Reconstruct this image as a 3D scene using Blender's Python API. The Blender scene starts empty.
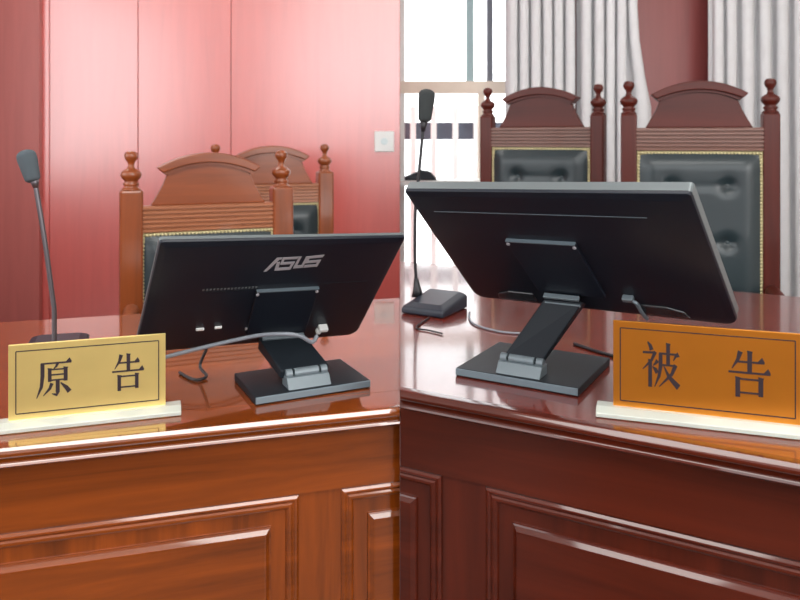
import bpy, bmesh, math, random
from mathutils import Vector, Matrix
random.seed(4)
PI = math.pi
sc = bpy.context.scene
COL = sc.collection
R = math.radians

# ------------------------------------------------------------------ materials
def new_mat(name):
    m = bpy.data.materials.new(name); m.use_nodes = True
    nt = m.node_tree
    return m, nt, nt.nodes['Principled BSDF']

def plain(name, col, rough=0.5, metal=0.0, coat=0.0, trans=0.0, spec=0.5, bump=0.0, bscale=400, ior=1.5, var=0.06):
    m, nt, b = new_mat(name)
    b.inputs['Roughness'].default_value = rough
    b.inputs['Metallic'].default_value = metal
    b.inputs['Coat Weight'].default_value = coat
    b.inputs['Coat Roughness'].default_value = 0.06
    b.inputs['Transmission Weight'].default_value = trans
    b.inputs['Specular IOR Level'].default_value = spec
    b.inputs['IOR'].default_value = ior
    tc = nt.nodes.new('ShaderNodeTexCoord')
    n = nt.nodes.new('ShaderNodeTexNoise'); n.inputs['Scale'].default_value = 14
    nt.links.new(tc.outputs['Object'], n.inputs['Vector'])
    mx = nt.nodes.new('ShaderNodeMix'); mx.data_type = 'RGBA'
    mx.inputs['A'].default_value = (*[c * (1 - var) for c in col], 1)
    mx.inputs['B'].default_value = (*[min(1, c * (1 + var)) for c in col], 1)
    nt.links.new(n.outputs['Fac'], mx.inputs['Factor'])
    nt.links.new(mx.outputs['Result'], b.inputs['Base Color'])
    if bump:
        n2 = nt.nodes.new('ShaderNodeTexNoise'); n2.inputs['Scale'].default_value = bscale
        nt.links.new(tc.outputs['Object'], n2.inputs['Vector'])
        bp = nt.nodes.new('ShaderNodeBump'); bp.inputs['Strength'].default_value = bump; bp.inputs['Distance'].default_value = 0.002
        nt.links.new(n2.outputs['Fac'], bp.inputs['Height']); nt.links.new(bp.outputs['Normal'], b.inputs['Normal'])
    return m

def wood(name, dark, mid, light, axis='x', rough=0.3, coat=0.5, coat_rough=.05, spec=0.5, scale=1.0, coat_ior=1.5):
    m, nt, b = new_mat(name)
    tc = nt.nodes.new('ShaderNodeTexCoord')
    mp = nt.nodes.new('ShaderNodeMapping')
    s = {'x': (1.6, 22, 22), 'y': (22, 1.6, 22), 'z': (22, 22, 1.6)}[axis]
    mp.inputs['Scale'].default_value = [v * scale for v in s]
    nt.links.new(tc.outputs['Object'], mp.inputs['Vector'])
    n = nt.nodes.new('ShaderNodeTexNoise'); n.inputs['Scale'].default_value = 1.0
    n.inputs['Detail'].default_value = 6; n.inputs['Roughness'].default_value = 0.6; n.inputs['Distortion'].default_value = 0.6
    nt.links.new(mp.outputs['Vector'], n.inputs['Vector'])
    rp = nt.nodes.new('ShaderNodeValToRGB')
    e = rp.color_ramp.elements
    e[0].position = 0.3; e[0].color = (*dark, 1); e[1].position = 0.72; e[1].color = (*light, 1)
    k = rp.color_ramp.elements.new(0.52); k.color = (*mid, 1)
    nt.links.new(n.outputs['Fac'], rp.inputs['Fac'])
    nt.links.new(rp.outputs['Color'], b.inputs['Base Color'])
    b.inputs['Roughness'].default_value = rough
    b.inputs['Coat Weight'].default_value = coat
    b.inputs['Coat Roughness'].default_value = coat_rough
    b.inputs['Specular IOR Level'].default_value = spec
    b.inputs['Coat IOR'].default_value = coat_ior
    return m

def lamp_mat(name, col, st):
    m = bpy.data.materials.new(name); m.use_nodes = True; nt = m.node_tree
    nt.nodes.remove(nt.nodes['Principled BSDF'])
    e = nt.nodes.new('ShaderNodeEmission'); e.inputs['Color'].default_value = (*col, 1); e.inputs['Strength'].default_value = st
    nt.links.new(e.outputs[0], nt.nodes['Material Output'].inputs['Surface'])
    return m

def srgb(r, g, b):
    f = lambda c: (c / 255 / 12.92) if c <= 10 else ((c / 255 + 0.055) / 1.055) ** 2.4
    return (f(r), f(g), f(b))

def shades(c, a=0.72, z=1.25): return tuple(x * a for x in c), c, tuple(min(1, x * z) for x in c)

M = {}
WARM = srgb(126, 58, 10); DARK = srgb(76, 25, 11)  # stains differ; each side's exposure and light warmth is also in the colour
M['warm_x'] = wood('warm polished mahogany lengthwise grain', *shades(WARM, .55, 1.42), axis='x', rough=.3, coat=.9, spec=.2, coat_ior=1.7)
M['warm_z'] = wood('warm polished mahogany upright grain', *shades(WARM, .55, 1.42), axis='z', rough=.3, coat=.9, spec=.2, coat_ior=1.7)
M['warm_top'] = wood('warm lacquered table top', *shades(srgb(126, 58, 16), .7, 1.25), axis='x', rough=.12, spec=.3, coat=.8, coat_rough=.03)
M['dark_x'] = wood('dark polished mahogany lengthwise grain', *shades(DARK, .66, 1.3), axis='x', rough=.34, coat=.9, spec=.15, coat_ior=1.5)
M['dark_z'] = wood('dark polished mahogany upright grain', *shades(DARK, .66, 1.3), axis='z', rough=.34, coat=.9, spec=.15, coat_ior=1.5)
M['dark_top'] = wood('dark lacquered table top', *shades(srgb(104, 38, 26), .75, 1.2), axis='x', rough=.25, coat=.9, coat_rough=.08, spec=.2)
M['warm_edge'] = wood('warm mahogany moulding', *shades(WARM, .6, 1.3), axis='x', rough=.25, coat=1.0, spec=.2, coat_ior=2.0, coat_rough=.04)
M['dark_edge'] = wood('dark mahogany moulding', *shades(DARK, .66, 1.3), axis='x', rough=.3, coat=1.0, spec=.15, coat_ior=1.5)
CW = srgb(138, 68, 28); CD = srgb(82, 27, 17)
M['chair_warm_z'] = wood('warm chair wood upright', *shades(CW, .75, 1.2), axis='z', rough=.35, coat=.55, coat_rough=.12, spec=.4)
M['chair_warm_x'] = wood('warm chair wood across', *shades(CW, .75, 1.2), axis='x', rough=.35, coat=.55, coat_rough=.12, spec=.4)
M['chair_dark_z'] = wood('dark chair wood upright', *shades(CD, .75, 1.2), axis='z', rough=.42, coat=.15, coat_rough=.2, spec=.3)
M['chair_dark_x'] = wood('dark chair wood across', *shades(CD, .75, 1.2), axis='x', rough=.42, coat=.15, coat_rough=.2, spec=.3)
M['rail_dark'] = wood('weathered chair rail wood', *shades(srgb(122, 86, 74), .94, 1.05), axis='x', rough=.4, coat=.3)
M['rail_warm'] = wood('light ribbed chair rail wood', *shades(srgb(164, 104, 70), .92, 1.07), axis='x', rough=.35, coat=.4)
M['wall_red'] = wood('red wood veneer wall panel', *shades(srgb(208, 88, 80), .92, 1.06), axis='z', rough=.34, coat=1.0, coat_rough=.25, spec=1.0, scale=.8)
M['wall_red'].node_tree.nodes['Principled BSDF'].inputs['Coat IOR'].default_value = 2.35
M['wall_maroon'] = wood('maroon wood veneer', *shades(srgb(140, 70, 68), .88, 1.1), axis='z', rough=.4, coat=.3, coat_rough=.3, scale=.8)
M['pilaster'] = wood('brownish red veneer pilaster', *shades(srgb(172, 92, 86), .9, 1.08), axis='z', rough=.4, coat=.3, coat_rough=.3, scale=.8)
M['leather'] = plain('dark green grey leather', srgb(42, 54, 58), rough=.36, coat=.15, bump=.15, bscale=350)
M['brass'] = plain('pale brass nails', srgb(206, 196, 150), rough=.35, metal=.2)
M['black'] = plain('black matte plastic', srgb(22, 28, 38), rough=.4, spec=.35, bump=.05, bscale=900)
M['black_gloss'] = plain('black gloss bezel', srgb(40, 42, 46), rough=.2, coat=.3)
M['edge'] = plain('grey satin monitor edge', srgb(104, 112, 114), rough=.35, metal=.3)
M['base'] = plain('charcoal plastic stand', srgb(30, 36, 42), rough=.5, spec=.22)
M['base_edge'] = plain('blue grey stand edge', srgb(104, 118, 126), rough=.35, metal=.2)
M['hinge'] = plain('grey hinge cover', srgb(110, 122, 128), rough=.35, metal=.2)
M['screen'] = plain('dark glass screen', (0.01, 0.01, 0.012), rough=.08, coat=.6)
M['silver'] = plain('silver lettering', srgb(186, 186, 192), rough=.35, metal=.4)
M['white_pl'] = plain('white plastic', srgb(232, 234, 232), rough=.4)
M['gold_pale'] = plain('pale brushed gold plate', srgb(240, 218, 138), rough=.32, metal=.7, var=.1)
M['gold_deep'] = plain('deep gold plate', srgb(214, 138, 46), rough=.3, metal=.75, var=.1)
M['ink'] = plain('dark engraved paint', srgb(38, 26, 34), rough=.5)
M['acrylic'] = plain('clear acrylic', srgb(228, 236, 226), rough=.12, trans=.5, coat=.4)
M['foam'] = plain('dark grey foam windscreen', srgb(76, 86, 92), rough=.95, bump=.6, bscale=500)
M['foam_dark'] = plain('near black foam windscreen', srgb(50, 55, 56), rough=.95, bump=.6, bscale=500)
M['neck'] = plain('grey metal gooseneck', srgb(100, 96, 100), rough=.35, metal=.7)
M['neck_black'] = plain('black gooseneck', srgb(34, 34, 38), rough=.4, metal=.2)
M['mic_base'] = plain('blue black microphone base', srgb(30, 36, 48), rough=.4, coat=.0)
M['cable'] = plain('grey cable', srgb(120, 126, 134), rough=.4)
M['cable_black'] = plain('black cable', srgb(24, 22, 26), rough=.45)
M['curtain'] = plain('pale grey curtain cloth', srgb(216, 216, 218), rough=.85, bump=.15, bscale=600)
M['frame_cream'] = plain('cream window frame', srgb(226, 212, 196), rough=.5)
M['frame_teal'] = plain('pale teal aluminium', srgb(150, 176, 180), rough=.4)
M['frame_grey'] = plain('dark grey aluminium', srgb(96, 100, 112), rough=.4)
M['post_white'] = plain('bright white enamel', srgb(254, 254, 254), rough=.4, var=.0)
M['rail_grey'] = plain('grey painted railing', srgb(86, 90, 104), rough=.6)
M['outlet'] = plain('pale blue white outlet', srgb(206, 220, 222), rough=.4)
M['ceiling'] = plain('white ceiling plaster', srgb(236, 234, 230), rough=.9)
M['floor'] = plain('brown wood floor', srgb(58, 44, 34), rough=.4)
M['paint'] = plain('off white wall paint', srgb(228, 220, 212), rough=.8)
M['lamp'] = lamp_mat('lit diffuser', (1, .97, .93), 9.0)  # glow of the added panel above the benches

# ------------------------------------------------------------------ helpers
def link(name, bm, mat, parent=None, smooth=False):
    me = bpy.data.meshes.new(name)
    bmesh.ops.recalc_face_normals(bm, faces=bm.faces[:])
    bm.to_mesh(me); bm.free()
    if smooth:
        for p in me.polygons: p.use_smooth = True
    o = bpy.data.objects.new(name, me); COL.objects.link(o)
    me.materials.append(M[mat] if isinstance(mat, str) else mat)
    if parent: o.parent = parent
    return o

def auto_smooth(o, ang=40):
    me = o.data
    for p in me.polygons: p.use_smooth = True
    bm = bmesh.new(); bm.from_mesh(me)
    for e in bm.edges:
        if len(e.link_faces) == 2 and e.calc_face_angle(0) > R(ang): e.smooth = False
    bm.to_mesh(me); bm.free()
    return o

def bevel(o, w=.003, seg=2):
    b = o.modifiers.new('bevel', 'BEVEL'); b.width = w; b.segments = seg; b.limit_method = 'ANGLE'; b.angle_limit = R(35)
    return o

def thing(name, label, cat, loc=(0, 0, 0), rz=0, group=None):
    o = bpy.data.objects.new(name, None); COL.objects.link(o)
    o.empty_display_size = .1
    o.location = loc; o.rotation_euler = (0, 0, rz)
    o['label'] = label; o['category'] = cat
    if group: o['group'] = group
    return o

def tag(o, label, cat, group=None):
    o['label'] = label; o['category'] = cat
    if group: o['group'] = group
    return o

def struct(o): o['kind'] = 'structure'; return o

def box(bm, c, s, rot=None):
    mt = Matrix.Translation(c)
    if rot is not None: mt = mt @ rot
    mt = mt @ Matrix.Diagonal((s[0], s[1], s[2], 1))
    return bmesh.ops.create_cube(bm, size=1, matrix=mt)['verts']

def BOX(c, s, rot=None):
    bm = bmesh.new(); box(bm, c, s, rot); return bm

def prism(bm, pts, y0, y1, f=None):
    """closed outline pts (x,z) extruded in y; f maps (x,y,z) to a point"""
    f = f or (lambda x, y, z: (x, y, z))
    a = [bm.verts.new(f(x, y0, z)) for x, z in pts]
    b = [bm.verts.new(f(x, y1, z)) for x, z in pts]
    n = len(pts)
    bm.faces.new(a); bm.faces.new(b[::-1])
    for i in range(n): bm.faces.new((a[i], b[i], b[(i + 1) % n], a[(i + 1) % n]))

def lathe(bm, prof, c=(0, 0, 0), n=20):
    rings = []
    for r, z in prof:
        if r < 1e-5: rings.append([bm.verts.new((c[0], c[1], c[2] + z))])
        else: rings.append([bm.verts.new((c[0] + r * math.cos(2 * PI * i / n), c[1] + r * math.sin(2 * PI * i / n), c[2] + z)) for i in range(n)])
    for A, B in zip(rings, rings[1:]):
        for i in range(n):
            j = (i + 1) % n
            if len(A) == 1 and len(B) == 1: continue
            if len(A) == 1: bm.faces.new((A[0], B[i], B[j]))
            elif len(B) == 1: bm.faces.new((A[i], A[j], B[0]))
            else: bm.faces.new((A[i], A[j], B[j], B[i]))
    if len(rings[0]) > 1: bm.faces.new(rings[0][::-1])
    if len(rings[-1]) > 1: bm.faces.new(rings[-1])

def spline(pts, k=8):
    pts = [Vector(p) for p in pts]
    if len(pts) < 3: return pts
    out = []
    P = [pts[0] * 2 - pts[1]] + pts + [pts[-1] * 2 - pts[-2]]
    for i in range(1, len(P) - 2):
        for j in range(k):
            t = j / k
            a, b, c, d = P[i - 1], P[i], P[i + 1], P[i + 2]
            out.append(.5 * ((2 * b) + (c - a) * t + (2 * a - 5 * b + 4 * c - d) * t * t + (3 * b - a - 3 * c + d) * t ** 3))
    out.append(pts[-1])
    return out

def tube(bm, pts, r, n=10, smooth=True):
    if smooth: pts = spline(pts)
    else: pts = [Vector(p) for p in pts]
    rr = r if isinstance(r, (list, tuple)) else None
    rings = []
    prev = None
    for i, p in enumerate(pts):
        d = (pts[min(i + 1, len(pts) - 1)] - pts[max(i - 1, 0)]).normalized()
        if prev is None:
            a = d.orthogonal().normalized()
        else:
            a = (prev - d * prev.dot(d)).normalized()
        prev = a
        b = d.cross(a)
        t = i / (len(pts) - 1)
        rad = (rr[0] + (rr[1] - rr[0]) * t) if rr else r
        rings.append([bm.verts.new(p + (a * math.cos(2 * PI * q / n) + b * math.sin(2 * PI * q / n)) * rad) for q in range(n)])
    for A, B in zip(rings, rings[1:]):
        for q in range(n): bm.faces.new((A[q], A[(q + 1) % n], B[(q + 1) % n], B[q]))
    bm.faces.new(rings[0][::-1]); bm.faces.new(rings[-1])

def TUBE(pts, r, n=10, smooth=True):
    bm = bmesh.new(); tube(bm, pts, r, n, smooth); return bm

def extrude_profile(bm, prof, xa, xb):
    """profile (y,z) closed loop swept along x; xa,xb functions of y"""
    a = [bm.verts.new((xa(y), y, z)) for y, z in prof]
    b = [bm.verts.new((xb(y), y, z)) for y, z in prof]
    n = len(prof)
    for i in range(n): bm.faces.new((a[i], a[(i + 1) % n], b[(i + 1) % n], b[i]))
    bm.faces.new(a[::-1]); bm.faces.new(b)

def rect_loft(bm, x0, x1, z0, z1, prof, y0, cap=True):
    """concentric rectangles on the front of the bench; prof = (inset, y offset)"""
    rings = []
    for ins, dy in prof:
        rings.append([bm.verts.new(p) for p in ((x0 + ins, y0 + dy, z0 + ins), (x1 - ins, y0 + dy, z0 + ins), (x1 - ins, y0 + dy, z1 - ins), (x0 + ins, y0 + dy, z1 - ins))])
    for A, B in zip(rings, rings[1:]):
        for i in range(4): bm.faces.new((A[i], A[(i + 1) % 4], B[(i + 1) % 4], B[i]))
    if cap: bm.faces.new(rings[-1])
    return rings

# ------------------------------------------------------------------ camera
EYE = 1.26
cam = bpy.data.cameras.new('camera'); co = bpy.data.objects.new('camera', cam); COL.objects.link(co)
co.location = (0, 0, EYE); co.rotation_euler = (PI / 2, 0, 0)
cam.sensor_width = 36; cam.lens = 36 * 750 / 800; cam.shift_y = -.2
cam.dof.use_dof = True; cam.dof.focus_distance = 1.4; cam.dof.aperture_fstop = 6.3
sc.camera = co

# ------------------------------------------------------------------ setting
YL, YR, ZC = 4.3, 4.7, 3.0
bm = BOX((.25, 1.6, -.05), (6.5, 7.4, .1)); struct(link('floor', bm, 'floor'))
bm = BOX((.25, 1.6, ZC + .05), (6.5, 7.4, .1)); struct(link('ceiling', bm, 'ceiling'))
# red panelled wall, seams between boards
bm = bmesh.new()
seams = [-3.0, -2.01, -1.502, -.969, .0]
for a, b in zip(seams, seams[1:]):
    vs = box(bm, ((a + b) / 2, YL + .04, ZC / 2), (b - a - .003, .08, ZC))
bmesh.ops.bevel(bm, geom=bm.edges[:], offset=.002, segments=1, affect='EDGES')
box(bm, (-1.5, YL + .06, ZC / 2), (3.0, .06, ZC))
struct(link('wall_back', bm, 'wall_red'))
bm = BOX((-2.50, YL - .02, ZC / 2), (.90, .04, ZC)); o = struct(link('trim_1', bm, 'pilaster')); bevel(o, .004)
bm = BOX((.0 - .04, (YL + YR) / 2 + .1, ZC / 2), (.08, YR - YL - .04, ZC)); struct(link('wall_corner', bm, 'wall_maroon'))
bm = bmesh.new()
box(bm, (-3.04, 3.9, ZC / 2), (.08, 2.8, ZC)); box(bm, (-3.04, .2, .45), (.08, 4.6, .9)); box(bm, (-3.04, .2, 2.95), (.08, 4.6, .1))
w2 = bpy.data.objects.new('window_2', None); COL.objects.link(w2); w2.location = (-3.04, .2, .9); struct(w2)
b2 = bmesh.new()
for yy_ in (-2.27, -.75, .75, 2.27): box(b2, (0, yy_, 1.0), (.05, .05, 2.0))
for zz_ in (.025, 1.975): box(b2, (0, 0, zz_), (.05, 4.5, .05))
link('window_frame', b2, 'white_pl', w2); struct(link('wall_left', bm, 'wall_maroon'))
bm = BOX((3.54, 1.6, ZC / 2), (.08, 7.4, ZC)); struct(link('wall_right', bm, 'paint'))
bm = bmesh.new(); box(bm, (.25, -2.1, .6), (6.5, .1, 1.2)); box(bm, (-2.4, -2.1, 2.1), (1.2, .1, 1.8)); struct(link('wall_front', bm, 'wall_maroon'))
# window wall: solid from the window edge to the right
WX = .82
bm = bmesh.new()
box(bm, ((WX + 3.5) / 2, YR + .06, ZC / 2), (3.5 - WX, .12, ZC))
box(bm, (WX / 2, YR + .06, .15), (WX, .12, .3))
box(bm, (WX / 2, YR + .06, 2.9), (WX, .12, .2))
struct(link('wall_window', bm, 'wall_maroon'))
bm = bmesh.new()
box(bm, ((WX + 3.5) / 2, YR + .135, ZC / 2), (3.5 - WX, .03, ZC)); box(bm, (WX / 2, YR + .135, .15), (WX, .03, .3)); struct(link('post_reflector', bm, 'white_pl'))  # unseen white sheet on the outer wall face, added to brighten the posts
win = bpy.data.objects.new('window_1', None); COL.objects.link(win); win.location = (0, YR + .05, .3); struct(win)
def wpx(px, d=YR): return (px - 400) / 750 * d
zt = EYE + (140 - 87) / 750 * YR
o = link('transom', BOX((WX / 2, 0, zt - .3), (WX, .09, .075)), 'frame_cream', win)
o = link('mullion', BOX((wpx(470.5), 0, (2.8 + zt) / 2 - .3), (.045, .06, 2.8 - zt)), 'frame_teal', win)
o = link('mullion', BOX((wpx(490.5), 0, (2.8 + zt) / 2 - .3), (.036, .06, 2.8 - zt)), 'frame_grey', win)
o = link('mullion', BOX((wpx(482), 0, (zt + .3) / 2 - .3), (.04, .06, zt - .3)), 'frame_cream', win)
bm = bmesh.new()
box(bm, (.015, 0, 1.25), (.03, .07, 2.5)); box(bm, (WX - .02, 0, 1.25), (.04, .07, 2.5)); box(bm, (WX / 2, 0, 2.48), (WX, .07, .04)); box(bm, (WX / 2, 0, .02), (WX, .07, .04))
link('window_frame', bm, 'white_pl', win)
gm = plain('clear window glass', (1, 1, 1), rough=0, trans=1, spec=.3, ior=1.02, var=0)
link('pane', BOX((WX / 2, .02, 1.25), (WX - .06, .006, 2.44)), gm, win)
o = struct(link('trim_2', BOX((WX / 2, YR - .1, 1.0), (WX, .2, .03)), 'white_pl'))   # window ledge
# balcony railing outside
rail = thing('balcony_railing', 'grey balcony rail with white posts outside the bright window', 'railing', (.3, 5.4, 0))
dz = 5.4
link('rail', BOX((.1, .03, EYE + 9 / 750 * dz), (1.2, .03, .125)), 'rail_grey', rail)
for px in (413, 433.5, 455, 476):
    link('post', BOX((wpx(px, dz) - .3, -.03, .75), (.04, .03, 1.5)), 'post_white', rail)
bm = BOX((.3, 5.4, -.05), (2.2, 1.1, .1)); struct(link('floor_balcony', bm, 'paint'))
# wall socket
sk = thing('wall_socket', 'square white socket plate on the red wood wall', 'socket', (-.09, YL, EYE - .008))
o = link('plate', BOX((0, -.006, 0), (.112, .012, .118)), 'white_pl', sk); bevel(o, .003)
bm = bmesh.new(); lathe(bm, [(.02, 0), (.02, .003), (.016, .004), (.016, .002), (0, .002)])
bm.transform(Matrix.Translation((0, -.012, 0)) @ Matrix.Rotation(PI / 2, 4, 'X')); link('outlet', bm, M['outlet'], sk)

# curtains
def curtain(name, label, pxa, pxb, y, n, flare=None):
    bm = bmesh.new(); cols = n * 14; rows = 14
    xa, xb = wpx(pxa, y), wpx(pxb, y)
    ph = [random.uniform(.8, 1.25) for _ in range(n + 1)]
    cum = [0]
    for p in ph[:n]: cum.append(cum[-1] + p)
    tot = cum[-1]
    g = []
    for j in range(rows + 1):
        z = .06 + (2.86 - .06) * j / rows; row = []
        for i in range(cols + 1):
            q = i / cols * n; k = min(int(q), n - 1); f = q - k
            t = (cum[k] + f * ph[k]) / tot
            x = xa + (xb - xa) * t
            if flare and t > flare[0]:
                s = max(0, min(1, (flare[2] - z) / .5)); x += (t - flare[0]) / (1 - flare[0]) * flare[1] * s
            dy = .045 * (ph[k]) * math.cos(2 * PI * f) + .012 * math.sin(5 * x + z)
            x += .014 * math.sin(4 * PI * f)
            row.append(bm.verts.new((x, y + dy, z)))
        g.append(row)
    for j in range(rows):
        for i in range(cols): bm.faces.new((g[j][i], g[j][i + 1], g[j + 1][i + 1], g[j + 1][i]))
    o = link(name, bm, 'curtain', smooth=True)
    s = o.modifiers.new('cloth', 'SOLIDIFY'); s.thickness = .004
    tag(o, label, 'curtain', 'pleated curtains by the window')
    return o
curtain('curtain', 'pale grey pleated curtain hanging beside the bright window', 506, 576, 4.52, 6)
curtain('curtain', 'pale grey pleated curtain flaring out beside the maroon wall panel', 579, 637, 4.5, 5, (.75, .10, 1.95))
curtain('curtain', 'pale grey pleated curtain right of the maroon wall panel', 710, 835, 4.5, 8)

# added light panels, unseen: they wash the walls and put highlights on the mouldings
M['added_panel_back'] = lamp_mat('bright lit diffuser', (1, .98, .95), 20.0)
for x, y, lw, ld, mt, lab in ((-1.45, 3.25, 1.2, .3, 'added_panel_back', 'added long light panel washing the red wall, unseen'), (1.55, 3.3, 1.2, .3, 'added_panel_back', 'added long light panel over the curtains, unseen'),
                        (.1, .36, 2.3, .9, 'lamp', 'added large light panel above both benches, unseen')):
    t = thing('added_light_panel', lab, 'lamp', (x, y, ZC), 0, 'added light panels')
    bm = bmesh.new()
    for sx, sy, w, d in ((0, -ld / 2, lw + .08, .04), (0, ld / 2, lw + .08, .04), (-lw / 2 - .02, 0, .04, ld), (lw / 2 + .02, 0, .04, ld)): box(bm, (sx, sy, -.015), (w, d, .03))
    link('frame', bm, 'white_pl', t)
    link('diffuser', BOX((0, 0, -.008), (lw, ld - .04, .01)), mt, t)

# ------------------------------------------------------------------ benches
PROF = [(.016, 0), (.010, -.0002), (.004, -.0004), (.0005, -.001), (-.0035, -.0047), (-.0065, -.0090), (-.0066, -.0135), (-.003, -.0165), (.003, -.018), (.004, -.0205), (.002, -.0225), (-.0025, -.0270), (-.0038, -.0303), (-.001, -.0335), (.005, -.0348), (.012, -.035)]
def bench(name, label, org, ang, T, depth, L, side, mats, splits, groove=None):
    mx, mz, mt, me_ = mats
    c, s = math.cos(ang), math.sin(ang)
    t = thing(name, label, 'bench', (org[0], org[1], 0), ang, 'panelled courtroom benches')
    meet = lambda y: (y * s - org[0] - side * .0003) / c           # where the mitre joint between the two benches runs
    far = lambda y: -side * L
    xa, xb = (far, meet) if side > 0 else (meet, far)
    bm = bmesh.new(); extrude_profile(bm, [(y, T + z) for y, z in PROF], xa, xb); o = link('edge_moulding', bm, me_, t); auto_smooth(o, 22)
    pr = [(.0162, T), (.0162, T - .035), (depth, T - .035), (depth, T)]
    if groove: pr += [(groove + .0016, T), (groove + .0008, T - .0012), (groove, T)]
    bm = bmesh.new(); extrude_profile(bm, pr, xa, xb); o = link('table_top', bm, mt, t); auto_smooth(o, 22)
    F = .02
    zb = T - .15
    bm = bmesh.new(); extrude_profile(bm, [(F, T - .035), (F, zb + .002), (F + .004, zb), (F + .03, zb), (F + .03, T - .035)], xa, xb); link('fascia', bm, mx, t)
    bm = bmesh.new(); extrude_profile(bm, [(F + .004, zb), (F + .004, .1), (F + .03, .1), (F + .03, zb)], xa, xb); link('front_board', bm, mz, t)
    bm = bmesh.new(); extrude_profile(bm, [(F + .02, 0), (F + .02, .1), (F + .04, .1), (F + .04, 0)], xa, xb); link('plinth', bm, mx, t)
    wn = Vector((math.cos(-ang), math.sin(-ang), 0))  # world +x in local axes
    pc = Vector((meet(0), 0, 0))
    for x0, x1, cut in splits:
        b1 = bmesh.new(); b2 = bmesh.new()
        Y = F + .004
        rect_loft(b1, x0, x1, .14, zb - .001, [(0, 0), (0, -.003), (.0040, -.0067), (.0065, -.0072), (.009, -.005), (.011, -.0045), (.014, -.007), (.018, -.0072), (.022, -.004), (.024, .0)], Y, cap=False)
        rect_loft(b2, x0, x1, .14, zb - .001, [(.050, 0), (.0505, -.004), (.0535, -.005), (.060, -.0111), (.0625, -.0115)], Y)
        for b in (b1, b2):
            if cut:
                bmesh.ops.bisect_plane(b, geom=b.verts[:] + b.edges[:] + b.faces[:], plane_co=pc, plane_no=wn * side, clear_outer=True)
        link('panel_moulding', b1, mx, t); link('raised_panel', b2, mx, t)
    # far end and the drawers' side under the top
    ex = -side * (L - .02)
    link('end_board', BOX((ex, depth / 2, T / 2 - .02), (.03, depth - .1, T - .04)), mz, t)
    return t

AL, AR = R(16.3), R(-28.95)
OL, OR_ = (-.009, 1.404), (.009, 1.375)
def bench_x(org, ang, px, ly=.022):
    """local x on the bench front where a sight line at px meets it"""
    c, s = math.cos(ang), math.sin(ang); k = (px - 400) / 750
    # ox + x c - ly s = k (oy + x s + ly c)
    return (k * (org[1] + ly * c) - org[0] + ly * s) / (c - k * s)
xl1, xl2 = bench_x(OL, AL, 298.5), bench_x(OL, AL, 341.5)
bench('courtroom_bench', 'warm reddish brown panelled bench carrying the pale gold nameplate', OL, AL, .76, .93, 1.75, 1, ('warm_x', 'warm_z', 'warm_top', 'warm_edge'),
      [(xl1 - 1.0, xl1, False), (xl2, xl2 + .7, True)], .088)
xr1, xr2 = bench_x(OR_, AR, 441.5), bench_x(OR_, AR, 486)
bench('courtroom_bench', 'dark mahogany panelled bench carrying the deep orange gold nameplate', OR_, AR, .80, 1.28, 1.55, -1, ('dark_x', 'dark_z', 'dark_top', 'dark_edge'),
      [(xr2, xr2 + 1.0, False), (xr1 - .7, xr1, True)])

# ------------------------------------------------------------------ lettering
def stroke(pts, w):
    """tapered brush stroke: pts polyline, w widths -> outline"""
    P = [Vector(p) for p in pts]; l, r = [], []
    for i, p in enumerate(P):
        d = (P[min(i + 1, len(P) - 1)] - P[max(i - 1, 0)]).normalized(); n = Vector((-d.y, d.x))
        l.append(p + n * w[i] / 2); r.append(p - n * w[i] / 2)
    return [tuple(v) for v in l + r[::-1]]
def hbar(x0, x1, y, th=4.5, tri=12): return [(x0, y - th / 2), (x1, y - th / 2), (x1 + 1, y + th / 2), (x1 - 5, y + tri), (x1 - tri - 3, y + th / 2), (x0, y + th / 2)]
def vbar(x, y0, y1, w=11): return [(x - w / 2 - 1, y0 + 2), (x - w / 2, y0 - 4), (x - w / 2, y1), (x + w / 2, y1), (x + w / 2, y0 - 4), (x + w / 2 + 2, y0)]
def thin(x0, x1, y, th=4): return [(x0, y - th / 2), (x1, y - th / 2), (x1, y + th / 2), (x0, y + th / 2)]
GAO = [stroke([(28, 98), (22, 80), (8, 60)], [12, 8, 2]), hbar(22, 84, 76), vbar(50, 99, 54), hbar(0, 98, 53),
       vbar(22, 42, 0), vbar(76, 44, 4), thin(20, 78, 39), thin(22, 76, 10)]
YUAN = [hbar(14, 98, 91), stroke([(18, 92), (18, 58), (15, 30), (2, 1)], [11, 11, 9, 2]), stroke([(60, 91), (56, 82), (48, 75)], [9, 6, 2]),
        vbar(38, 77, 42, 10), vbar(82, 78, 42, 11), thin(36, 84, 74), thin(38, 82, 60), thin(38, 82, 46),
        stroke([(60, 46), (60, 14), (57, 6), (44, 10)], [11, 11, 8, 2]), stroke([(44, 38), (38, 24), (20, 6)], [10, 8, 2]), stroke([(68, 38), (84, 24), (93, 12)], [3, 11, 13])]
BEI = [stroke([(15, 100), (22, 92), (26, 82)], [3, 9, 11]), stroke([(2, 76), (36, 77)], [5, 5]), stroke([(36, 79), (26, 60), (2, 38)], [9, 7, 2]),
       vbar(22, 60, 0, 10), stroke([(42, 60), (36, 53), (30, 48)], [10, 6, 2]), stroke([(28, 46), (36, 40), (41, 32)], [2, 9, 10]),
       thin(48, 92, 76, 4.5), stroke([(98, 77), (90, 72), (84, 62)], [12, 6, 2]), stroke([(50, 78), (50, 48), (46, 26), (34, 1)], [10, 10, 8, 2]), vbar(70, 99, 50, 10),
       thin(50, 88, 51), stroke([(90, 53), (80, 32), (46, 2)], [11, 8, 2]), stroke([(58, 50), (72, 26), (98, 4)], [2, 9, 14])]
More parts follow.
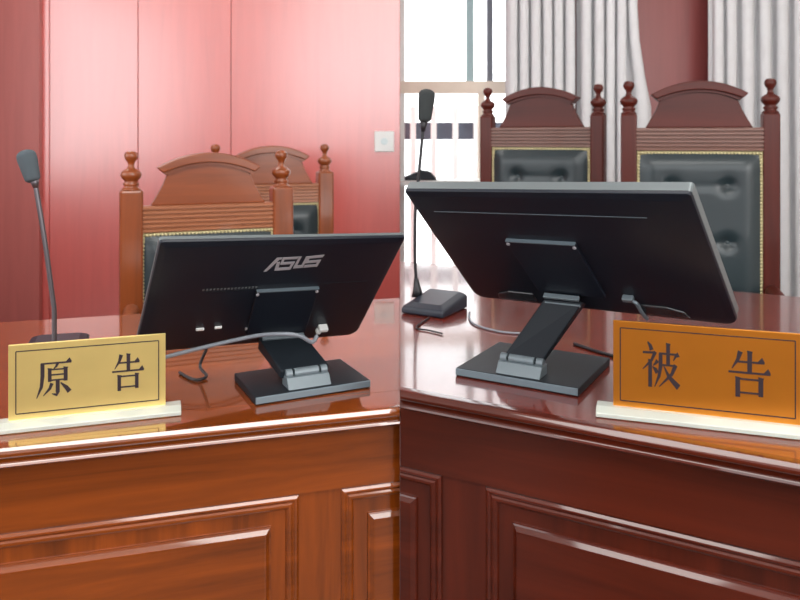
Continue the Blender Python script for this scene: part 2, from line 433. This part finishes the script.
LOGO = [[(75, -248), (112, -248), (208, -128), (228, -128), (234, -108), (172, -108)], [(190, -155), (226, -152), (236, -242), (196, -242)],
        [(240, -108), (420, -104), (408, -128), (238, -130)], [(240, -108), (236, -178), (262, -178), (266, -120)], [(240, -158), (396, -154), (396, -178), (240, -182)], [(366, -160), (398, -156), (378, -238), (350, -236)], [(236, -214), (378, -210), (374, -238), (232, -242)],
        [(424, -104), (452, -104), (436, -215), (404, -215)], [(404, -196), (516, -194), (510, -222), (406, -225)], [(506, -104), (534, -104), (516, -222), (488, -215)],
        [(530, -104), (716, -92), (704, -118), (530, -128)], [(528, -104), (556, -104), (550, -175), (520, -175)], [(524, -152), (698, -144), (692, -168), (522, -176)], [(668, -150), (700, -144), (684, -218), (654, -214)], [(530, -196), (688, -190), (684, -214), (526, -222)]]
def letters(bm, polys, f, h=.0006):
    for k, pl in enumerate(polys):
        a = [bm.verts.new(f(x, y, 0)) for x, y in pl]; b = [bm.verts.new(f(x, y, h + k * 2e-5)) for x, y in pl]
        n = len(pl)
        try:
            bm.faces.new(b)
            for i in range(n): bm.faces.new((a[i], a[(i + 1) % n], b[(i + 1) % n], b[i]))
        except ValueError: pass

# ------------------------------------------------------------------ nameplates
def nameplate(label, loc, ang, w, h, gold, chars, border):
    t = thing('nameplate', label, 'sign', loc, ang, 'gold nameplates on the benches')
    D = .052; Hb = .016
    bm = bmesh.new()
    bl = w / 2 + .027
    prof = [(-D / 2, .001), (-D / 2, .008), (-.012, Hb), (.012, Hb), (D / 2, .008), (D / 2, .001)]
    extrude_profile(bm, prof, lambda y: -bl, lambda y: bl); o = link('base', bm, 'acrylic', t); bevel(o, .0012)
    o['label'] = 'clear acrylic base strip'
    z0 = Hb - .002
    o = link('plate', BOX((0, 0, z0 + h / 2), (w, .005, h)), gold, t); bevel(o, .0008)
    bm = bmesh.new(); m_ = border; e = .0017; y = -.0028
    for (cx, cz, sx, sz) in ((0, z0 + m_, w - 2 * m_, e), (0, z0 + h - m_, w - 2 * m_, e), (-w / 2 + m_, z0 + h / 2, e, h - 2 * m_), (w / 2 - m_, z0 + h / 2, e, h - 2 * m_)):
        box(bm, (cx, y, cz), (sx, .0006, sz))
    link('border_line', bm, 'ink', t)
    for polys, cx, cz, cw, ch in chars:
        bm = bmesh.new()
        letters(bm, polys, lambda x, yy, d: (cx + (x - 50) / 100 * cw, -.0026 - d, z0 + cz + (yy - 50) / 100 * ch))
        link('character', bm, 'ink', t)
    return t
nameplate('pale gold nameplate reading 原告 on a clear acrylic strip', (-.553, 1.335, .76), R(18), .259, .132, 'gold_pale',
          [(YUAN, -.057, .068, .058, .066), (GAO, .0655, .068, .055, .066)], .012)
c_, s_ = math.cos(R(-18.6)), math.sin(R(-18.6))
nameplate('orange gold nameplate reading 被告 on a clear acrylic strip', (.358 + c_ * .1425, 1.259 + s_ * .1425, .80), R(-18.6), .285, .144, 'gold_deep',
          [(BEI, -.0675, .076, .058, .074), (GAO, .066, .074, .062, .074)], .0115)

# ------------------------------------------------------------------ monitors
def monitor(label, org, yaw, tilt, roll, W, H, baseloc, byaw, bw, bd, T, plate, arm_top, arm_w, block_x, bez, extras):
    t = thing('monitor', label, 'monitor', (baseloc[0], baseloc[1], T), byaw, 'black monitors on the benches')
    bpy.context.view_layer.update()
    inv = (Matrix.Translation((baseloc[0], baseloc[1], T)) @ Matrix.Rotation(byaw, 4, 'Z')).inverted()
    r0 = Vector((math.cos(yaw), math.sin(yaw), 0)); m0 = Vector((math.sin(yaw), -math.cos(yaw), 0)); u0 = Vector((0, 0, math.cos(tilt))) + m0 * math.sin(tilt)
    r = r0 * math.cos(roll) + u0 * math.sin(roll); u = u0 * math.cos(roll) - r0 * math.sin(roll); n = r.cross(u)   # n: out of the back, to the viewer
    MW = Matrix((( r.x, u.x, n.x, org[0]), (r.y, u.y, n.y, org[1]), (r.z, u.z, n.z, org[2]), (0, 0, 0, 1)))
    MB = inv @ MW
    def put(bm): bm.transform(MB); return bm
    # shell: back face at depth 0, corners rounded at the bottom
    def outline(w, h, rad, y0=0):
        pts = []
        for cx, cy, a0, rr in ((w / 2 - rad, rad, -90, rad), (w / 2 - .006, h - .006, 0, .006), (-w / 2 + .006, h - .006, 90, .006), (-w / 2 + rad, rad, 180, rad)):
            for k in range(6):
                a = R(a0 + 90 * k / 5); pts.append((cx + rr * math.cos(a), cy + rr * math.sin(a) + y0))
        return pts
    bm = bmesh.new(); rings = []
    for ins, dz in ((.0, -.008), (.0, -.002), (.001, 0), (.012, .003)):
        rings.append([bm.verts.new((x, y + ins, dz)) for x, y in outline(W - 2 * ins, H - 2 * ins, .022)])
    for A, B in zip(rings, rings[1:]):
        k = len(A)
        for i in range(k): bm.faces.new((A[i], A[(i + 1) % k], B[(i + 1) % k], B[i]))
    bm.faces.new(rings[-1]); bm.faces.new(rings[0][::-1])
    # shallow curved step of the back housing
    o = link('housing', put(bm), 'black', t); auto_smooth(o, 30)
    bm = bmesh.new(); rings = []
    for ins, dz in ((-.0005, -bez), (-.0005, -.0055), (.004, -.0035)):
        rings.append([bm.verts.new((x, y + ins, dz)) for x, y in outline(W - 2 * ins, H - 2 * ins, .022)])
    for A, B in zip(rings, rings[1:]):
        k = len(A)
        for i in range(k): bm.faces.new((A[i], A[(i + 1) % k], B[(i + 1) % k], B[i]))
    bm.faces.new(rings[-1]); bm.faces.new(rings[0][::-1])
    o = link('bezel', put(bm), 'edge', t); auto_smooth(o, 30); o['label'] = 'grey bezel edge'
    link('screen', put(BOX((0, H / 2, -bez - .0003), (W - .02, H - .02, .001))), 'screen', t)
    # mounting plate with a bright upper lip and screws
    ps, pt, pw, ph, sh = plate
    bm = bmesh.new(); prism(bm, [(ps - pw / 2, pt), (ps + pw / 2, pt), (ps + pw / 2 + sh, pt - ph), (ps - pw / 2 + sh, pt - ph)], .002, .009, lambda x, y, z: (x, z, y))
    mp = link('mount_plate', put(bm), 'black', t); bevel(mp, .001)
    link('lip', put(BOX((ps, pt + .0008, .0062), (pw, .0028, .008))), 'base_edge', mp)
    for q in (-1, 1):
        bm = bmesh.new(); lathe(bm, [(.0035, 0), (.0035, .002), (.002, .003), (0, .003)], (ps + q * (pw / 2 - .003), pt - .006, .009), 10); link('screw', put(bm), 'silver', mp)
    # stand foot
    o = link('foot', BOX((0, bd / 2, .008), (bw, bd, .016)), 'base', t); bevel(o, .002)
    o2 = link('foot_edge', BOX((0, -.0008, .009), (bw - .001, .003, .013)), 'base_edge', t); bevel(o2, .001)
    # hinge block on the foot
    hx = block_x
    bm = bmesh.new(); prism(bm, [(.008, .016), (.052, .016), (.052, .036), (.022, .036)], hx - .044, hx + .044, lambda x, y, z: (y, x, z)); o = link('hinge_block', bm, 'hinge', t); bevel(o, .0015)
    for q, wd in ((-.036, .013), (0, .05), (.036, .013)):
        bm = bmesh.new(); tube(bm, [(hx + q - wd / 2, .036, .040), (hx + q + wd / 2, .036, .040)], .009, 14, False); link('hinge_barrel', bm, 'hinge', t)
    # arm from the hinge to the mounting plate
    A = [Vector((hx + q * arm_w / 2, .040, .040)) for q in (-1, 1)]
    s0, t0 = arm_top
    B = [MB @ Vector((s0 + q * arm_w / 2, t0, .012)) for q in (-1, 1)]
    bm = bmesh.new()
    dirv = ((B[0] + B[1]) / 2 - (A[0] + A[1]) / 2).normalized(); side = (A[1] - A[0]).normalized(); nn = side.cross(dirv).normalized()
    if nn.y > 0: nn = -nn
    th = .011
    vs = [bm.verts.new(p) for p in (A[0] + nn * th * .6, A[1] + nn * th * .6, B[1] + nn * th, B[0] + nn * th, A[0] - nn * th, A[1] - nn * th, B[1] - nn * th * 1.6, B[0] - nn * th * 1.6)]
    for f in ((0, 1, 2, 3), (4, 7, 6, 5), (0, 4, 5, 1), (1, 5, 6, 2), (2, 6, 7, 3), (3, 7, 4, 0)): bm.faces.new([vs[i] for i in f])
    o = link('arm', bm, 'base', t); bevel(o, .003, 3)
    for k_, tt in enumerate((t0 + .004, t0 + .017)):
        bm = bmesh.new(); box(bm, (s0 + .0, tt, .020 - k_ * .004), (arm_w * .92, .006, .010)); o = link('arm_cap', put(bm), 'hinge', t); bevel(o, .001)
    extras(t, put)
    return t

def extras_left(t, put):
    bm = bmesh.new()
    k = .112 / 640
    letters(bm, LOGO, lambda x, y, d: (-.036 + (x - 75) * k, .2425 + (y + 248) * k * 1.62, .003 + d))
    link('logo', put(bm), 'silver', t)
    for i in range(16):
        s = -.141 + i * .0068
        v = link('vent_slot', put(BOX((s, .195, .0032), (.0036, .0048, .0012))), 'edge', t)
    link('groove', put(BOX((.15, .197, .0032), (.10, .0011, .0008))), 'base', t)
    link('groove', put(BOX((-.088, .188, .0032), (.10, .0011, .0008))), 'base', t)
    for s, tt, w, mt in ((-.125, .071, .016, 'white_pl'), (-.089, .073, .014, 'white_pl'), (-.029, .061, .005, 'silver')):
        o = link('port', put(BOX((s, tt, .004), (w, .006, .005))), mt, t); bevel(o, .001)
    bm = bmesh.new(); box(bm, (.142, .050, .010), (.020, .010, .016)); box(bm, (.134, .040, .010), (.010, .010, .012)); o = link('connector', put(bm), 'white_pl', t); bevel(o, .002)
def extras_right(t, put):
    link('groove', put(BOX((-.018, .2855, .0032), (.40, .0014, .0012))), 'base_edge', t)
    for c, mx in ((-.155, 1), (.14, -1)):
        bm = bmesh.new()
        pts = [(-.045, .012), (-.038, .030), (-.01, .040), (.045, .040), (.045, .012)]
        prism(bm, [(c + x * mx, z) for x, z in pts], .001, .0055, lambda x, y, z: (x, z, y)); o = link('speaker_bulge', put(bm), 'black_gloss', t); bevel(o, .003)
    o = link('port', put(BOX((.005, .06, .004), (.006, .006, .004))), 'silver', t)
    bm = bmesh.new(); box(bm, (.088, .062, .008), (.020, .010, .012)); o = link('connector', put(bm), 'hinge', t); bevel(o, .002)
    bm = TUBE([(.094, .060, .010), (.102, .052, .011), (.103, .03, .011), (.104, -.002, .006)], .0035, 8); link('lead', put(bm), 'base_edge', t)

mL = monitor('black monitor seen from behind with a silver logo near its top edge', (-.3123, 1.5921, .8284), .446, .7281, -.0571, .48, .33,
        (-.166, 1.462), R(26), .236, .165, .76, (.028, .186, .13, .15, .012), (.054, .022), .100, -.006, .012, extras_left)
mR = monitor('black monitor seen from behind, no logo, strongly tilted back', (.3678, 1.4286, .9369), -.6203, .798, .0475, .52, .34,
        (.2138, 1.402), R(-30), .243, .22, .80, (-.028, .212, .135, .155, .006), (-.04, .04), .078, .002, .022, extras_right)

# ------------------------------------------------------------------ microphones
def capsule(bm, p, d, length, rad):
    d = Vector(d).normalized()
    prof = [(0, -length / 2)]
    for k in range(1, 7): a = R(-90 + 15 * k); prof.append((rad * .8 * math.cos(a), -length / 2 + rad * .5 * (1 + math.sin(a))))
    prof.append((rad, length * .18))
    for k in range(0, 7): a = R(15 * k); prof.append((rad * math.cos(a), length / 2 - rad * .7 + rad * .7 * math.sin(a)))
    prof[-1] = (0, length / 2)
    b = bmesh.new(); lathe(b, prof, n=18)
    q = Vector((0, 0, 1)).rotation_difference(d).to_matrix().to_4x4()
    b.transform(Matrix.Translation(p) @ q)
    return b
def mic_base(w, d, h):
    bm = bmesh.new()
    for z, k, ky in ((.002, 1, 1), (.012, 1.0, 1.0)):
        pass
    b0 = [(-w / 2, -d / 2, .001), (w / 2, -d / 2, .001), (w / 2, d / 2, .001), (-w / 2, d / 2, .001)]
    b1 = [(-w / 2, -d / 2, h * .4), (w / 2, -d / 2, h * .4), (w / 2, d / 2, h * .8), (-w / 2, d / 2, h * .8)]
    b2 = [(-w / 2 + .018, -d / 2 + .02, h * .65), (w / 2 - .018, -d / 2 + .02, h * .65), (w / 2 - .018, d / 2 - .012, h), (-w / 2 + .018, d / 2 - .012, h)]
    R_ = [[bm.verts.new(p) for p in q] for q in (b0, b1, b2)]
    bm.faces.new(R_[0][::-1]); bm.faces.new(R_[2])
    for A, B in zip(R_, R_[1:]):
        for i in range(4): bm.faces.new((A[i], A[(i + 1) % 4], B[(i + 1) % 4], B[i]))
    return bm
ml = thing('gooseneck_microphone', 'grey gooseneck microphone standing behind the pale gold nameplate', 'microphone', (-.80, 1.74, .76), R(16), 'gooseneck microphones')
inv = (Matrix.Translation((-.80, 1.74, .76)) @ Matrix.Rotation(R(16), 4, 'Z')).inverted()
o = link('base', mic_base(.13, .16, .034), 'mic_base', ml); bevel(o, .004, 2)
W2 = lambda pts, iv: [iv @ Vector(p) for p in pts]
neck = [(-.793, 1.72, .79), (-.793, 1.72, .865), (-.797, 1.72, .90), (-.815, 1.72, 1.03), (-.837, 1.72, 1.163)]
link('gooseneck', TUBE(W2(neck, inv), .0055, 12), 'neck', ml, True)
bm = TUBE(W2([(-.835, 1.72, 1.150), (-.8395, 1.72, 1.172)], inv), [.006, .011], 14, False); link('collar', bm, 'neck', ml, True)
b = capsule(None, Vector((-.8505, 1.72, 1.200)), (-.018, 0, .065), .078, .0215); b.transform(inv); link('windscreen', b, 'foam', ml, True)
mp_, ma = (.094, 2.02), R(-30)
mr = thing('gooseneck_microphone', 'black gooseneck microphone in front of the bright window', 'microphone', (mp_[0], mp_[1], .80), ma, 'gooseneck microphones')
inv = (Matrix.Translation((mp_[0], mp_[1], .80)) @ Matrix.Rotation(ma, 4, 'Z')).inverted()
bm = mic_base(.125, .15, .046); o = link('base', bm, 'mic_base', mr); bevel(o, .005, 2)
yb = 2.055
link('boot', TUBE(W2([(.048, yb, .832), (.047, yb, .85), (.044, yb, .882)], inv), [.017, .006], 14, False), 'neck_black', mr, True)
link('gooseneck', TUBE(W2([(.0445, yb, .87), (.041, yb, .95), (.043, yb, 1.08), (.053, yb, 1.18), (.064, yb, 1.30)], inv), .0045, 12), 'neck_black', mr, True)
link('collar', TUBE(W2([(.0625, yb, 1.283), (.0655, yb, 1.312)], inv), [.005, .011], 14, False), 'neck_black', mr, True)
b = capsule(None, Vector((.071, yb, 1.354)), (.008, 0, .085), .092, .0225); b.transform(inv); link('windscreen', b, 'foam_dark', mr, True)
# dark wedge of unknown kind on the window ledge, its details made up
o = thing('wedge_device', 'small black wedge-shaped device on the white ledge below the window', 'device', (.128, 4.6, 1.015))
bm = bmesh.new(); prism(bm, [(-.1, 0), (.095, 0), (.095, .012), (.055, .055), (.0, .062), (-.1, .02)], -.06, .06); q = link('body', bm, 'black', o); bevel(q, .006)
link('front_inset', BOX((-.045, -.0605, .02), (.05, .003, .016)), 'mic_base', o)

# ------------------------------------------------------------------ cables
def cable(label, pts, r, mat): 
    o = link('cable', TUBE(pts, r, 8), mat, None, True); tag(o, label, 'cable', 'cables on the benches'); return o
def P(px, py, d): return ((px - 400) / 750 * d, d, EYE - (py - 140) / 750 * d)
cable('thick grey cable sweeping from behind the pale nameplate over the monitor arm', [(-.58, 1.47, .766), (-.53, 1.44, .775), P(145, 365, 1.43), P(166, 357, 1.445), P(205, 347, 1.465), P(240, 339, 1.475), P(262, 335, 1.475), P(285, 334, 1.465), P(300, 336, 1.47), P(312, 342, 1.485), P(317, 336, 1.50)], .0042, 'cable')
cable('thin black cable lying beside the pale gold nameplate under the monitor', [(-.47, 1.60, .764), (-.445, 1.57, .764), (-.42, 1.55, .764), (-.405, 1.57, .766), P(200, 366, 1.60), P(206, 350, 1.60), P(209, 338, 1.60)], .0032, 'cable_black')
cable('thin grey cable trailing from the black microphone to the monitor foot', [(.185, 1.99, .803), (.178, 1.93, .803), (.185, 1.86, .803), (.225, 1.80, .803), (.27, 1.775, .803), (.33, 1.78, .803)], .0026, 'cable')
cable('short dark cable on the dark bench in front of the black microphone', [(.075, 1.93, .8035), (.04, 1.83, .803), (.07, 1.80, .803), (.10, 1.77, .803)], .0022, 'cable_black')
cable('black cable running behind the monitor foot to the orange gold nameplate', [(.39, 1.68, .8035), (.42, 1.63, .8035), (.46, 1.575, .8035), (.52, 1.53, .8035)], .0035, 'cable_black')

# ------------------------------------------------------------------ armchairs
FIN = [(.030, 0), (.030, .004), (.026, .007), (.021, .012), (.025, .018), (.026, .023), (.019, .028), (.024, .034), (.031, .042), (.034, .052), (.031, .061), (.022, .068), (.013, .073), (.0095, .084), (.012, .094), (.019, .103), (.022, .113), (.020, .123), (.013, .130), (0, .132)]
def chair(label, loc, rz, Pz, S=.57, warm=True, group=None):
    a = 'chair_warm_' if warm else 'chair_dark_'
    wx, wz = a + 'x', a + 'z'
    t = thing('armchair', label, 'chair', loc, rz, group or ('warm brown armchairs by the red wall' if warm else 'dark mahogany armchairs by the curtains'))
    h = S / 2; seat = .46
    pw_ = .074 if warm else .06
    for q in (-1, 1):
        o = link('post', BOX((q * h, 0, Pz / 2), (pw_, pw_, Pz)), wz, t); bevel(o, .008, 2)
        bm = bmesh.new(); lathe(bm, FIN, (q * h, 0, Pz - .001), 20); link('finial', bm, wz, o, True)
    kx = S / .57
    # crest board with concave sloping sides
    zb, zt = Pz - .055, Pz + .055
    side = [(.216, zb), (.196, zb + .03), (.172, zb + .07), (.155, zt)]
    top = [(.155 * math.cos(PI * k / 12), zt + .035 * math.sin(PI * k / 12)) for k in range(1, 12)]
    side = [(x * kx, z) for x, z in side]; top = [(x * kx, z) for x, z in top]
    out = side + top + [(-x, z) for x, z in side[::-1]]
    bm = bmesh.new(); prism(bm, out, -.018, .018); o = link('crest_board', bm, wx, t); bevel(o, .004)
    # arched cap moulding
    def arc(w, z0, rise, n=14): return [(kx * w * (1 - 2 * k / n), z0 + rise * (1 - (1 - 2 * k / n) ** 2)) for k in range(n + 1)]
    bm = bmesh.new()
    prism(bm, arc(.195, Pz + .074, .050) + arc(.172, Pz + .056, .034)[::-1], -.042, .03)
    o = link('crest_cap', bm, wx, t); bevel(o, .004)
    bm = bmesh.new(); prism(bm, arc(.175, Pz + .058, .036) + arc(.162, Pz + .048, .034)[::-1], -.03, .024); link('crest_fillet', bm, wx, o)
    # ribbed rail
    r0, r1 = Pz - .145, Pz - .055
    pr = [(.02, r0), (.02, r1), (-.022, r1)]
    n = 6
    for k in range(n):
        z1 = r1 - (r1 - r0) * k / n; z0 = r1 - (r1 - r0) * (k + 1) / n
        pr += [(-.022, z1 - .001), (-.030, z1 - .004), (-.030, z0 + .004), (-.022, z0 + .001)]
    pr.append((-.022, r0))
    bm = bmesh.new(); extrude_profile(bm, pr, lambda y: -h + .028, lambda y: h - .028); link('rail', bm, 'rail_warm' if warm else 'rail_dark', t)
    o = link('lower_rail', BOX((0, 0, seat + .03), (S - .056, .04, .06)), wx, t); bevel(o, .003)
    # tufted leather
    p0, p1 = seat + .06, r0; hw = h - .03
    rows = max(2, int((p1 - p0) / .2)); 
    btn = [(q * .10, p1 - .13 - .215 * k) for q in (-1, 1) for k in range(3) if p1 - .13 - .215 * k > p0 + .05]
    btn += [(0, p1 - .24 - .215 * k) for k in range(3) if p1 - .24 - .215 * k > p0 + .05 and False]
    def yy(x, z):
        q = lambda a: math.sin(max(0, min(1, a / .07)) * PI / 2)
        d = .030 * q(hw - abs(x)) * q(min(p1 - z, z - p0))
        for bx, bz in btn:
            rr = math.hypot(x - bx, z - bz); d -= .018 * math.exp(-(rr / .026) ** 2)
            # creases between neighbouring buttons
            if abs(x) < .13: d -= .0022 * math.exp(-((z - bz) / .016) ** 2)
        return -.012 - d
    bm = bmesh.new(); nx, nz = 48, 60; g = []
    for j in range(nz + 1):
        g.append([bm.verts.new((-hw + 2 * hw * i / nx, yy(-hw + 2 * hw * i / nx, p0 + (p1 - p0) * j / nz), p0 + (p1 - p0) * j / nz)) for i in range(nx + 1)])
    for j in range(nz):
        for i in range(nx): bm.faces.new((g[j][i], g[j][i + 1], g[j + 1][i + 1], g[j + 1][i]))
    back = link('back_cushion', bm, 'leather', t, True)
    sm = back.modifiers.new('thickness', 'SOLIDIFY'); sm.thickness = .012; sm.offset = 0
    for bx, bz in btn:
        bm = bmesh.new(); bmesh.ops.create_uvsphere(bm, u_segments=14, v_segments=8, radius=.0115, matrix=Matrix.Translation((bx, yy(bx, bz) - .003, bz)) @ Matrix.Diagonal((1, .6, 1, 1))); link('button', bm, 'leather', back, True)
    link('back_board', BOX((0, .012, (p0 + p1) / 2), (S - .058, .016, p1 - p0)), wx, t)
    # brass nail trim around the leather, one border
    bm = bmesh.new(); step = .0125
    def nail(x, z): bmesh.ops.create_icosphere(bm, subdivisions=1, radius=.0066, matrix=Matrix.Translation((x, -.0235, z)) @ Matrix.Diagonal((1, .7, 1, 1)))
    k = int((2 * hw - .012) / step)
    for i in range(k + 1): nail(-hw + .006 + (2 * hw - .012) * i / k, p1 - .007)
    k = int((p1 - p0) / step)
    for i in range(1, k + 1):
        for q in (-1, 1): nail(q * (hw - .006), p1 - .007 - (p1 - p0 - .012) * i / k)
    for (cx, cz, sx, sz) in ((0, p1 - .007, 2 * hw, .012), (-hw + .006, (p0 + p1) / 2, .012, p1 - p0), (hw - .006, (p0 + p1) / 2, .012, p1 - p0)): box(bm, (cx, -.017, cz), (sx, .012, sz))
    link('nail_trim', bm, 'brass', t, True)
    # seat, front legs, arms
    sd = .46
    bm = bmesh.new(); box(bm, (0, -sd / 2 - .0, seat - .05), (S + .03, sd, .05)); o = link('seat_frame', bm, wx, t); bevel(o, .006)
    o = link('seat_cushion', BOX((0, -sd / 2 - .015, seat), (S - .02, sd - .04, .06)), 'leather', t); bevel(o, .02, 4)
    for q in (-1, 1):
        bm = bmesh.new(); lathe(bm, [(.018, 0), (.026, .02), (.018, .05), (.024, .12), (.03, .28), (.022, .33), (.032, .36), (.032, seat - .03), (.02, seat + .0), (.028, seat + .10), (.018, seat + .16), (.026, seat + .19)], (q * (h - .01), -sd + .04, 0), 16); link('front_leg', bm, wz, t, True)
        bm = bmesh.new(); tube(bm, [(q * h, -.02, seat + .235), (q * (h + .01), -.15, seat + .215), (q * (h + .005), -sd + .06, seat + .205), (q * h, -sd + .015, seat + .19)], .026, 10); link('armrest', bm, wz, t, True)
    return t
chair('warm brown armchair with green leather back behind the monitor with a logo', (-.665, 2.61, 0), R(22), 1.093, .51, True)
chair('pale warm armchair standing farthest back by the red wall', (-.60, 3.50, 0), R(20), 1.11, .51, True)
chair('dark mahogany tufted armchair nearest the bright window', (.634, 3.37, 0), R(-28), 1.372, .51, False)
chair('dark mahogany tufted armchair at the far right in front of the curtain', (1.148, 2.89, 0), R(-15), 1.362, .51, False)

# ------------------------------------------------------------------ light
w = bpy.data.worlds.new('World'); sc.world = w; w.use_nodes = True
bg = w.node_tree.nodes['Background']; bg.inputs['Color'].default_value = (.97, .985, 1, 1); bg.inputs['Strength'].default_value = 3.4
# added area light inside the room, aimed at the left wall and bench
la = bpy.data.lights.new('added_fill', 'AREA'); la.shape = 'RECTANGLE'; la.size = 2.4; la.size_y = 2.0; la.energy = 60; la.color = (1, .97, .94)
lo = bpy.data.objects.new('added_fill', la); COL.objects.link(lo); lo.location = (2.9, -1.2, 1.9)
lo.rotation_euler = (Vector((-1.2, 2.6, .6)) - Vector(lo.location)).to_track_quat('-Z', 'Y').to_euler()

vs = sc.view_settings; sc.display_settings.display_device = 'sRGB'
vs.view_transform = 'Standard'; vs.look = 'None'; vs.gamma = 1; vs.use_curve_mapping = False; vs.exposure = 0.0
